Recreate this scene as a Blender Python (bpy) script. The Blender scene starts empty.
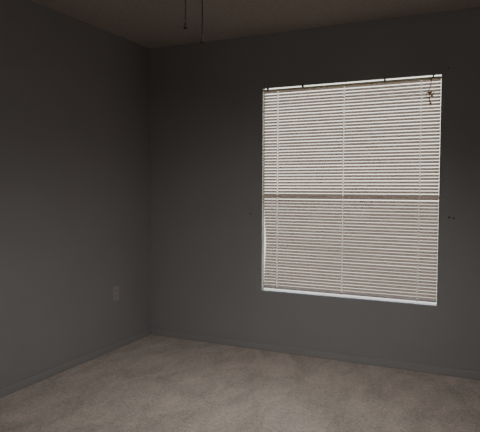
import bpy, bmesh, math, random
from mathutils import Vector, Matrix, noise
random.seed(7)
scene = bpy.context.scene
col = scene.collection

# ------------------------------------------------------------------ materials
def mat(name, color, rough=0.6, var=0.0, vscale=5.0, bump=0.0, bscale=100.0, bdist=0.002, spec=0.3, metal=0.0, detail=3.0, color2=None):
    m = bpy.data.materials.new(name); m.use_nodes = True
    nt = m.node_tree; N = nt.nodes; L = nt.links
    b = N['Principled BSDF']
    b.inputs['Roughness'].default_value = rough
    b.inputs['Metallic'].default_value = metal
    b.inputs['Specular IOR Level'].default_value = spec
    tc = N.new('ShaderNodeTexCoord')
    n = N.new('ShaderNodeTexNoise'); n.inputs['Scale'].default_value = vscale; n.inputs['Detail'].default_value = detail
    L.new(tc.outputs['Object'], n.inputs['Vector'])
    r = N.new('ShaderNodeValToRGB')
    r.color_ramp.elements[0].position = 0.3; r.color_ramp.elements[1].position = 0.7
    r.color_ramp.elements[0].color = tuple(c*(1-var) for c in color)+(1,)
    r.color_ramp.elements[1].color = (tuple(color2) if color2 else tuple(min(1, c*(1+var)) for c in color))+(1,)
    L.new(n.outputs['Fac'], r.inputs['Fac']); L.new(r.outputs['Color'], b.inputs['Base Color'])
    if bump > 0:
        n2 = N.new('ShaderNodeTexNoise'); n2.inputs['Scale'].default_value = bscale; n2.inputs['Detail'].default_value = 4
        L.new(tc.outputs['Object'], n2.inputs['Vector'])
        bp = N.new('ShaderNodeBump'); bp.inputs['Strength'].default_value = bump; bp.inputs['Distance'].default_value = bdist
        L.new(n2.outputs['Fac'], bp.inputs['Height']); L.new(bp.outputs['Normal'], b.inputs['Normal'])
    return m

def mat_translucent(name, color, tcolor, fac):
    m = bpy.data.materials.new(name); m.use_nodes = True
    nt = m.node_tree; N = nt.nodes; L = nt.links
    out = N['Material Output']; b = N['Principled BSDF']
    b.inputs['Base Color'].default_value = color+(1,); b.inputs['Roughness'].default_value = 0.45
    b.inputs['Specular IOR Level'].default_value = 0.3
    t = N.new('ShaderNodeBsdfTranslucent'); t.inputs['Color'].default_value = tcolor+(1,)
    mx = N.new('ShaderNodeMixShader'); mx.inputs['Fac'].default_value = fac
    L.new(b.outputs[0], mx.inputs[1]); L.new(t.outputs[0], mx.inputs[2]); L.new(mx.outputs[0], out.inputs['Surface'])
    return m

def mat_glass(name):
    m = bpy.data.materials.new(name); m.use_nodes = True
    nt = m.node_tree; N = nt.nodes; L = nt.links
    out = N['Material Output']; N.remove(N['Principled BSDF'])
    t = N.new('ShaderNodeBsdfTransparent'); t.inputs['Color'].default_value = (0.93, 0.95, 0.94, 1)
    g = N.new('ShaderNodeBsdfGlossy'); g.inputs['Roughness'].default_value = 0.02
    f = N.new('ShaderNodeFresnel'); f.inputs['IOR'].default_value = 1.45
    mx = N.new('ShaderNodeMixShader')
    L.new(f.outputs[0], mx.inputs['Fac']); L.new(t.outputs[0], mx.inputs[1]); L.new(g.outputs[0], mx.inputs[2])
    L.new(mx.outputs[0], out.inputs['Surface'])
    return m

def mat_carpet():
    m = bpy.data.materials.new('carpet'); m.use_nodes = True
    nt = m.node_tree; N = nt.nodes; L = nt.links
    b = N['Principled BSDF']; b.inputs['Roughness'].default_value = 1.0; b.inputs['Specular IOR Level'].default_value = 0.05
    b.inputs['Sheen Weight'].default_value = 0.2
    tc = N.new('ShaderNodeTexCoord')
    def nz(scale, detail, rough=0.6, stretch=None, dist=0.0):
        n = N.new('ShaderNodeTexNoise'); n.inputs['Scale'].default_value = scale; n.inputs['Detail'].default_value = detail
        n.inputs['Roughness'].default_value = rough; n.inputs['Distortion'].default_value = dist
        if stretch:
            mp = N.new('ShaderNodeMapping'); mp.inputs['Scale'].default_value = stretch; mp.inputs['Rotation'].default_value = (0, 0, 0.5)
            L.new(tc.outputs['Object'], mp.inputs['Vector']); L.new(mp.outputs['Vector'], n.inputs['Vector'])
        else: L.new(tc.outputs['Object'], n.inputs['Vector'])
        return n.outputs['Fac']
    big = nz(5.5, 5, 0.7, (1, .55, 1), 0.6); mid = nz(38, 3, 0.7); fine = nz(95, 3, 0.85)
    def math_(op, a, bb):
        k = N.new('ShaderNodeMath'); k.operation = op
        for i, v in enumerate((a, bb)):
            if isinstance(v, (int, float)): k.inputs[i].default_value = v
            else: L.new(v, k.inputs[i])
        return k.outputs[0]
    s = math_('ADD', math_('MULTIPLY', math_('SUBTRACT', big, .5), 1.2), math_('MULTIPLY', math_('SUBTRACT', mid, .5), 0.8))
    s = math_('ADD', math_('ADD', s, math_('MULTIPLY', math_('SUBTRACT', fine, .5), 1.9)), .5)
    r = N.new('ShaderNodeValToRGB')
    r.color_ramp.elements[0].color = (0.37, 0.309, 0.262, 1); r.color_ramp.elements[1].color = (0.94, 0.80, 0.70, 1)
    r.color_ramp.elements[0].position = 0.05; r.color_ramp.elements[1].position = 0.95
    L.new(s, r.inputs['Fac']); L.new(r.outputs['Color'], b.inputs['Base Color'])
    h = math_('ADD', math_('ADD', math_('MULTIPLY', fine, 0.9), math_('MULTIPLY', mid, 0.6)), math_('MULTIPLY', big, 1.4))
    bp = N.new('ShaderNodeBump'); bp.inputs['Strength'].default_value = 0.85; bp.inputs['Distance'].default_value = 0.013
    L.new(h, bp.inputs['Height']); L.new(bp.outputs['Normal'], b.inputs['Normal'])
    return m

M_wall = mat('wall_paint', (0.376, 0.373, 0.372), 0.75, 0.02, 3, 0.25, 130, 0.003, 0.2)
M_ceil = mat('ceiling_texture', (0.55, 0.51, 0.47), 0.9, 0.10, 45, 0.9, 40, 0.008, 0.1)
M_trim = mat('trim_paint', (0.395, 0.390, 0.387), 0.5, 0.02, 8, 0.05, 60, 0.001, 0.25)
M_carpet = mat_carpet()
M_frame = mat('white_aluminium', (0.90, 0.90, 0.88), 0.4, 0.03, 10)
M_liner = mat('leak_tinted_reveal', (0.90, 0.90, 0.80), 0.5, 0.02, 10)  # warm tint puts the light leaking round the blind into the colour
M_sill = mat('marble_sky_tint', (0.62, 0.68, 0.82), 0.25, 0.08, 14, spec=0.5)  # marble, with the blue of the sky light put into its colour
M_slat = mat_translucent('vinyl_slat', (0.54, 0.475, 0.44), (0.80, 0.65, 0.58), 0.34)
M_rail = mat_translucent('blind_rail', (0.70, 0.68, 0.61), (0.95, 0.93, 0.76), 0.5)
M_brail = mat_translucent('bottom_rail_sky_tint', (0.58, 0.60, 0.68), (0.72, 0.77, 0.92), 0.35)  # cool copy of the rail vinyl, sky light tinted into the colour
M_cord = mat_translucent('cord', (0.88, 0.86, 0.83), (0.95, 0.92, 0.88), 0.6)
M_brown = mat_translucent('tan_cord', (0.80, 0.64, 0.48), (0.95, 0.76, 0.58), 0.65)
M_plate = mat('ivory_plastic', (0.485, 0.48, 0.47), 0.35, 0.01, 10)
M_slot = mat('dark_slot', (0.05, 0.05, 0.05), 0.6)
M_screw = mat('dark_screw', (0.035, 0.03, 0.03), 0.45, 0.2, 200, metal=0.3)
M_brass = mat('dark_bronze', (0.018, 0.015, 0.013), 0.7, 0.1, 60, spec=0.05)
M_fan = mat('fan_white', (0.6, 0.58, 0.56), 0.4, 0.02, 8)
M_blade = mat('fan_blade', (0.5, 0.47, 0.44), 0.5, 0.08, 12)
M_glass = mat_glass('window_glass')
M_ground = mat('pale_ground', (0.56, 0.58, 0.50), 0.9, 0.1, 0.35, 0.3, 20, 0.02, color2=(0.76, 0.65, 0.61))

# ------------------------------------------------------------------ geometry
def box(bm, lo, hi, bev=0.0):
    r = bmesh.ops.create_cube(bm, size=1.0)
    vs = r['verts']
    for v in vs:
        v.co = Vector([lo[i] + (v.co[i]+0.5)*(hi[i]-lo[i]) for i in range(3)])
    if bev > 0:
        es = list({e for v in vs for e in v.link_edges})
        bmesh.ops.bevel(bm, geom=es, offset=bev, segments=2, affect='EDGES', profile=0.5)

def cyl(bm, p, q, r1, r2=None, seg=16):
    r2 = r1 if r2 is None else r2
    p, q = Vector(p), Vector(q); d = q-p
    res = bmesh.ops.create_cone(bm, cap_ends=True, segments=seg, radius1=r1, radius2=r2, depth=d.length)
    Mx = Matrix.Translation((p+q)/2) @ d.to_track_quat('Z', 'Y').to_matrix().to_4x4()
    bmesh.ops.transform(bm, matrix=Mx, verts=res['verts'])

def ball(bm, c, r, sz=1.0, seg=8):
    res = bmesh.ops.create_uvsphere(bm, u_segments=seg, v_segments=max(4, seg-2), radius=r)
    for v in res['verts']: v.co = Vector((v.co.x+c[0], v.co.y+c[1], v.co.z*sz+c[2]))

def tube(bm, pts, r, seg=6):
    pts = [Vector(p) for p in pts]; rings = []
    for i, p in enumerate(pts):
        d = (pts[min(i+1, len(pts)-1)] - pts[max(i-1, 0)]).normalized()
        q = d.to_track_quat('Z', 'Y')
        rings.append([bm.verts.new(p + q @ Vector((r*math.cos(2*math.pi*k/seg), r*math.sin(2*math.pi*k/seg), 0))) for k in range(seg)])
    for a, b in zip(rings, rings[1:]):
        for k in range(seg): bm.faces.new((a[k], a[(k+1) % seg], b[(k+1) % seg], b[k]))
    bm.faces.new(rings[0][::-1]); bm.faces.new(rings[-1])

def lathe(bm, prof, c=(0, 0, 0), seg=32):
    rings = []
    for r, z in prof:
        rings.append([bm.verts.new((c[0]+r*math.cos(2*math.pi*k/seg), c[1]+r*math.sin(2*math.pi*k/seg), c[2]+z)) for k in range(seg)])
    for a, b in zip(rings, rings[1:]):
        for k in range(seg): bm.faces.new((a[k], a[(k+1) % seg], b[(k+1) % seg], b[k]))
    bm.faces.new(rings[0][::-1]); bm.faces.new(rings[-1])

def obj(name, bm, m, parent=None, smooth=False):
    bmesh.ops.recalc_face_normals(bm, faces=bm.faces)
    me = bpy.data.meshes.new(name); bm.to_mesh(me); bm.free()
    me.materials.append(m)
    if smooth:
        for p in me.polygons: p.use_smooth = True
    o = bpy.data.objects.new(name, me); col.objects.link(o)
    if parent:
        o.parent = parent
        if parent.type == 'EMPTY': o.matrix_parent_inverse = Matrix.Translation(-parent.location)
    return o
def thing(name, label, cat, loc, group=None):
    o = bpy.data.objects.new(name, None); col.objects.link(o); o.location = loc; o.empty_display_size = 0.05
    o['label'] = label; o['category'] = cat
    if group: o['group'] = group
    return o
def tag(o, label, cat, group=None):
    o['label'] = label; o['category'] = cat
    if group: o['group'] = group
def struct(name, bm, m, label, cat):
    o = obj(name, bm, m); o['kind'] = 'structure'; o['label'] = label; o['category'] = cat
    return o
B = bmesh.new

# ------------------------------------------------------------------ room shell
W, D, H, T = 3.45, 4.6, 2.44, 0.12
S = 0.008
WX0, WX1, WZ0, WZ1 = 1.03+S, 2.325+S, 0.467, 2.033
RB, RY = 0.03, 0.021                              # the outer part of the wall opening is wider: the frame sits behind the plaster edge
b = B(); box(b, (-T, -D-T, -0.1), (W+T, T, 0)); struct('floor', b, M_carpet, 'beige cut-pile carpet covering the whole floor', 'floor')
b = B(); box(b, (-T, -D-T, H), (W+T, T, H+0.12)); struct('ceiling', b, M_ceil, 'textured off-white ceiling above the walls', 'ceiling')
b = B(); box(b, (-T, -D, 0), (0, T, H)); struct('wall_left', b, M_wall, 'plain grey-white painted left wall with the power outlet', 'wall')
b = B(); box(b, (W, -D, 0), (W+T, T, H)); struct('wall_right', b, M_wall, 'plain painted right wall outside the view', 'wall')
b = B(); box(b, (-T, -D-T, 0), (W+T, -D, H)); struct('wall_front', b, M_wall, 'plain painted wall behind the viewer', 'wall')
b = B()
for y0, y1, e in ((0, RY, 0), (RY, T, RB)):
    box(b, (0, y0, 0), (WX0-e, y1, H)); box(b, (WX1+e, y0, 0), (W, y1, H)); box(b, (WX0-e, y0, 0), (WX1+e, y1, WZ0-e)); box(b, (WX0-e, y0, WZ1+e), (WX1+e, y1, H))
struct('wall_back', b, M_wall, 'grey-white painted wall with the single window opening', 'wall')

def baseboard(name, lo, hi, label):
    b = B(); box(b, lo, hi, 0.004); struct(name, b, M_trim, label, 'baseboard')
bh, bt = 0.05, 0.011
baseboard('baseboard_left', (0, -D, 0), (bt, 0, bh), 'painted baseboard along the left wall')
baseboard('baseboard_back', (bt, -bt, 0), (W, 0, bh), 'painted baseboard under the window wall')
baseboard('baseboard_right', (W-bt, -D, 0), (W, -bt, bh), 'painted baseboard along the right wall')

# ------------------------------------------------------------------ window
fy0, fy1, ft = RY+.001, 0.085, 0.018
X0, X1, Z0, Z1 = WX0-RB, WX1+RB, WZ0-RB, WZ1+RB
b = B()
box(b, (X0, fy0, Z0), (X0+ft, fy1, Z1), 0.002); box(b, (X1-ft, fy0, Z0), (X1, fy1, Z1), 0.002)
box(b, (X0+ft, fy0, Z0), (X1-ft, fy1, Z0+ft), 0.002); box(b, (X0+ft, fy0, Z1-ft), (X1-ft, fy1, Z1), 0.002)
win = struct('window_1', b, M_frame, 'white framed single-hung window behind the lowered blind', 'window')
MR = 1.205; mh = .0105
x0, x1, z0, z1 = X0+ft, X1-ft, Z0+ft, MR-mh
b = B(); box(b, (x0, .054, MR-mh), (x1, fy1-.003, MR+mh), .003); obj('meeting_rail', b, M_frame, win)
b = B()
box(b, (x0, .054, z0), (x0+.006, .068, z1)); box(b, (x1-.006, .054, z0), (x1, .068, z1)); box(b, (x0+.006, .054, z0), (x1-.006, .068, z0+.010))
obj('lower_sash', b, M_frame, win)
b = B(); box(b, (x0+.005, .059, z0+.008), (x1-.005, .063, z1)); obj('pane', b, M_glass, win)
b = B(); box(b, (x0, .074, MR+mh), (x1, .078, Z1-ft)); obj('pane', b, M_glass, win)
b = B()
box(b, (WX0, .001, WZ0+.005), (WX0+.0015, RY, WZ1-.0015)); box(b, (WX1-.0015, .001, WZ0+.005), (WX1, RY, WZ1-.0015)); box(b, (WX0, .001, WZ1-.0015), (WX1, RY, WZ1))
obj('reveal', b, M_liner, win)
b = B(); box(b, (WX0, -.003, WZ0-.003), (WX1, .050, WZ0+.005), .002); obj('window_sill', b, M_sill, win)

# ------------------------------------------------------------------ blind
BL, BR, by = 1.036+S, 2.3225+S, 0.006
blind = thing('window_blind', 'off-white horizontal slat blind hanging fully lowered inside the window opening', 'blind', ((BL+BR)/2, by, 0.48))
b = B()
hz0, hz1 = 2.006, 2.018      # U-shaped headrail
box(b, (BL, by-.016, hz0), (BR, by-.014, hz1), .0006); box(b, (BL, by+.012, hz0), (BR, by+.014, hz1), .0006); box(b, (BL, by-.014, hz0), (BR, by+.012, hz0+.002))
obj('headrail', b, M_rail, blind)
for x in (1.08, 1.36, 1.96, 2.28):
    b = B(); box(b, (x-.004, by-.017, hz1-.006), (x+.004, by+.014, WZ1-.0015), .001); obj('mounting_clip', b, M_screw, blind)
n, sw = 66, 0.0250
lad = tuple(x+S for x in (1.156, 1.665, 2.197))
ztop = hz0-.010; zlast = 0.509
pitch = (ztop-zlast)/(n-1)
b = B()
for i in range(n):
    z = ztop - i*pitch
    t = i/(n-1)
    lean = 0.0 if t < .5 else (0.027*(t-.5)/.28 if t < .78 else 0.027-0.019*(t-.78)/.22)     # the stack is knocked sideways below the middle
    dx = lean + random.uniform(-.0010, .0010)
    a0 = math.radians(54 - 15*t + random.uniform(-1.5, 1.5) + 2.5*noise.noise(Vector((0, i*.13, 3)))); zj = random.uniform(-.0006, .0006); sl = random.uniform(-.0008, .0008)
    xs = [BL+.002+dx + (BR-BL-.003-max(dx, 0))*k/16 for k in range(17)]
    xs = [x for x in xs if all(abs(x-l) > .01 for l in lad)]
    for l in lad: xs += [l-.0028, l+.0028]            # routed cord holes
    xs.sort()
    rows = []
    for x in xs:
        f = (x-BL)/(BR-BL)
        a = a0 + math.radians(2.0)*noise.noise(Vector((x*2.6, i*0.15, 0)))
        row = []
        for s in (-1, -.55, 0, .55, 1):
            u = s*sw/2; c = 0.0017*(1-s*s)        # crowned slat
            yy = u*math.cos(a) - c*math.sin(a); zz = u*math.sin(a) + c*math.cos(a)
            row.append(b.verts.new((x, by+yy, z+zj+sl*(f-.5)+zz)))
        rows.append(row)
    for j, (r0, r1) in enumerate(zip(rows, rows[1:])):
        hole = any(abs((xs[j]+xs[j+1])/2-l) < .001 for l in lad)
        for k in range(4):
            if hole and k in (1, 2): continue
            b.faces.new((r0[k], r1[k], r1[k+1], r0[k+1]))
slats = obj('slats', b, M_slat, blind, True)
zb = zlast-.013
b = B(); box(b, (BL+.009, by-.012, zb-.004), (BR-.001, by+.012, zb+.004), .003); br = obj('bottom_rail', b, M_brail, blind)
for x in lad:
    b = B()
    for yy in (-.0118, .0118): box(b, (x-.0006, by+yy-.0005, zb), (x+.0006, by+yy+.0005, hz0))
    cyl(b, (x, by, zb), (x, by, hz0), .0007, seg=6)
    obj('ladder_cord', b, M_cord, blind)
    b = B(); cyl(b, (x, by-.0115, zb-.001), (x, by-.0150, zb-.001), .005); obj('rail_button', b, M_plate, br)
# knotted pull cord near the top right
b = B(); cx, cy = 2.256+S, by-.034
tube(b, [(cx+.004, by-.017, hz0+.004), (cx+.006, cy, hz0-.02), (cx+.003, cy, 1.955), (cx-.008, cy-.002, 1.93), (cx+.010, cy-.004, 1.915), (cx-.020, cy-.004, 1.900), (cx-.026, cy-.002, 1.885), (cx-.010, cy, 1.876), (cx+.016, cy, 1.892), (cx+.027, cy, 1.908), (cx+.018, cy, 1.918), (cx-.004, cy-.004, 1.900), (cx-.006, cy-.004, 1.870), (cx+.004, cy, 1.845)], .0038)
tube(b, [(cx-.020, cy-.008, 1.913), (cx-.004, cy-.010, 1.908), (cx+.010, cy-.010, 1.890), (cx+.022, cy-.008, 1.880)], .0045)
pc = obj('pull_cord', b, M_brown, blind, True)
b = B(); lathe(b, [(.003, 0), (.006, -.004), (.008, -.024), (.004, -.028)], (cx+.004, cy, 1.850), 12); obj('tassel', b, M_brown, pc, True)

# ------------------------------------------------------------------ outlet on left wall
oy, oz = -0.476, 0.441
out = thing('electrical_outlet', 'ivory duplex power outlet low on the left wall', 'outlet', (0, oy, oz-.057))
b = B(); box(b, (0, oy-.035, oz-.057), (.005, oy+.035, oz+.057), .0008); obj('cover_plate', b, M_plate, out)
for s in (-1, 1):
    b = B(); box(b, (.004, oy-.0165, oz+s*.0195-.014), (.0065, oy+.0165, oz+s*.0195+.014), .001); rc = obj('receptacle', b, M_plate, out)
    b = B()
    for q in (-.0065, .0065): box(b, (.0060, oy+q-.0012, oz+s*.0195-.001), (.0068, oy+q+.0012, oz+s*.0195+.008))
    cyl(b, (.0060, oy, oz+s*.0195-.007), (.0068, oy, oz+s*.0195-.007), .0025, seg=10)
    obj('slots', b, M_slot, rc)
b = B(); cyl(b, (.0045, oy, oz), (.0065, oy, oz), .003, seg=12); obj('screw', b, M_plate, out)

# ------------------------------------------------------------------ little fixings left in the wall
def screw(x, z, r, label):
    x += S
    b = B(); cyl(b, (x, 0.0, z), (x, -.003, z), r, seg=12); cyl(b, (x, -.003, z), (x, -.006, z), r*.8, r*.45, 12)
    o = obj('wall_screw', b, M_screw); tag(o, label, 'screw')
screw(2.392, 1.074, .0065, 'dark wall screw right of the blind, nearer the window of the pair')
screw(2.420, 1.070, .0055, 'dark wall screw right of the blind, farther from the window of the pair')
screw(0.932, 1.067, .005, 'lone dark wall screw left of the blind at mid height')
screw(2.365, 2.067, .005, 'dark wall screw above the top right corner of the blind')

# ------------------------------------------------------------------ ceiling fan (above the frame) with pull chains
FX, FY = 1.686, -2.187
fan = thing('ceiling_fan', 'ceiling fan overhead whose two dark pull chains hang into view', 'ceiling fan', (FX, FY, H))
b = B(); lathe(b, [(.07, H), (.075, H-.02), (.055, H-.05), (.02, H-.06)], (FX, FY, 0)); obj('canopy', b, M_fan, fan, True)
b = B(); cyl(b, (FX, FY, H-.055), (FX, FY, H-.14), .013); obj('downrod', b, M_fan, fan)
b = B(); lathe(b, [(.03, H-.13), (.10, H-.14), (.13, H-.17), (.13, H-.23), (.09, H-.26), (.055, H-.27), (.06, H-.33), (.04, H-.36), (.01, H-.362)], (FX, FY, 0)); obj('motor_housing', b, M_fan, fan, True)
for k in range(5):
    a = math.radians(72*k+20); Rm = Matrix.Translation((FX, FY, 0)) @ Matrix.Rotation(a, 4, 'Z')
    b = B(); box(b, (.11, -.018, H-.215), (.24, .018, H-.208), .002); bmesh.ops.transform(b, matrix=Rm, verts=b.verts); obj('blade_arm', b, M_brass, fan)
    b = B()
    r = 0.62; prof = [(.2, .052), (.3, .06), (.5, .067), (.58, .062), (r, .04)]
    top = []; bot = []
    outline = [(x, w) for x, w in prof] + [(x, -w) for x, w in reversed(prof)]
    for x, w in outline:
        top.append(b.verts.new((x, w, H-.202+w*.2))); bot.append(b.verts.new((x, w, H-.208+w*.2)))
    b.faces.new(top); b.faces.new(bot[::-1])
    for i in range(len(top)):
        j = (i+1) % len(top); b.faces.new((top[i], bot[i], bot[j], top[j]))
    bmesh.ops.transform(b, matrix=Rm, verts=b.verts); obj('blade', b, M_blade, fan)
rt = Vector((.9063, .4226, 0))
for off, zend in ((-.030, 1.832), (.030, 1.780)):
    p = Vector((FX, FY, 0)) + rt*off
    b = B(); z = H-.34
    while z > zend+.022:
        ball(b, (p.x, p.y, z), .0028, 1.0, 6); z -= .0050
    cyl(b, (p.x, p.y, H-.34), (p.x, p.y, zend+.02), .0016, seg=6)
    ch = obj('pull_chain', b, M_brass, fan, True)
    b = B(); lathe(b, [(.002, .026), (.0036, .022), (.0046, .014), (.0068, .007), (.0068, .002), (.003, 0)], (p.x, p.y, zend), 12); obj('finial', b, M_brass, ch, True)

# ------------------------------------------------------------------ outside
b = B(); box(b, (-30, T+.01, -.25), (34, 60, -.15)); struct('ground', b, M_ground, 'pale ground outside the window', 'ground')

w = bpy.data.worlds.new('world'); scene.world = w; w.use_nodes = True
nt = w.node_tree; N = nt.nodes; L = nt.links; bg = N['Background']
tc = N.new('ShaderNodeTexCoord'); sp = N.new('ShaderNodeSeparateXYZ'); L.new(tc.outputs['Generated'], sp.inputs[0])
r = N.new('ShaderNodeValToRGB'); r.color_ramp.elements[0].position = 0.0; r.color_ramp.elements[1].position = 0.7
r.color_ramp.elements[0].color = (1.0, 0.95, 0.86, 1); r.color_ramp.elements[1].color = (0.92, 0.94, 0.98, 1)
L.new(sp.outputs['Z'], r.inputs['Fac']); L.new(r.outputs['Color'], bg.inputs['Color']); bg.inputs['Strength'].default_value = 2.7

pl = bpy.data.lights.new('window_portal', 'AREA'); pl.shape = 'RECTANGLE'; pl.size = WX1-WX0+.04; pl.size_y = WZ1-WZ0+.04
po = bpy.data.objects.new('window_portal', pl); col.objects.link(po); po.location = ((WX0+WX1)/2, T+.02, (WZ0+WZ1)/2); po.rotation_euler = (math.radians(-90), 0, 0)
pl.cycles.is_portal = True

# unseen fill lights added near the ceiling to lift the walls and carpet
def add_fill(loc, target, size, e, c, spread=180):
    al = bpy.data.lights.new('fill_light', 'AREA'); al.shape = 'DISK'; al.size = size; al.energy = e; al.color = c; al.spread = math.radians(spread)
    ao = bpy.data.objects.new('fill_light', al); col.objects.link(ao); ao.location = loc
    ao.rotation_euler = (Vector(target)-Vector(loc)).to_track_quat('-Z', 'Y').to_euler()
add_fill((2.9, -3.9, 2.30), (0.8, -0.3, 0.6), 0.6, 3.4, (0.99, 0.985, 1.0), 130)
add_fill((2.15, -2.4, 2.38), (1.3, -1.0, 0), 0.8, 12.5, (1.0, 0.98, 0.965), 92)  # added fill standing in for the pool of window light on the carpet

# ------------------------------------------------------------------ camera
cd = bpy.data.cameras.new('camera'); cam = bpy.data.objects.new('camera', cd); col.objects.link(cam)
cd.sensor_width = 36; cd.lens = 546/480*36; cd.clip_start = .02
R = Matrix.Rotation(math.radians(25.0), 4, 'Z') @ Matrix.Rotation(math.radians(90-2.87), 4, 'X') @ Matrix.Rotation(math.radians(0.2), 4, 'Z')
cam.matrix_world = Matrix.Translation((2.674, -3.911, 1.263)) @ R
scene.camera = cam
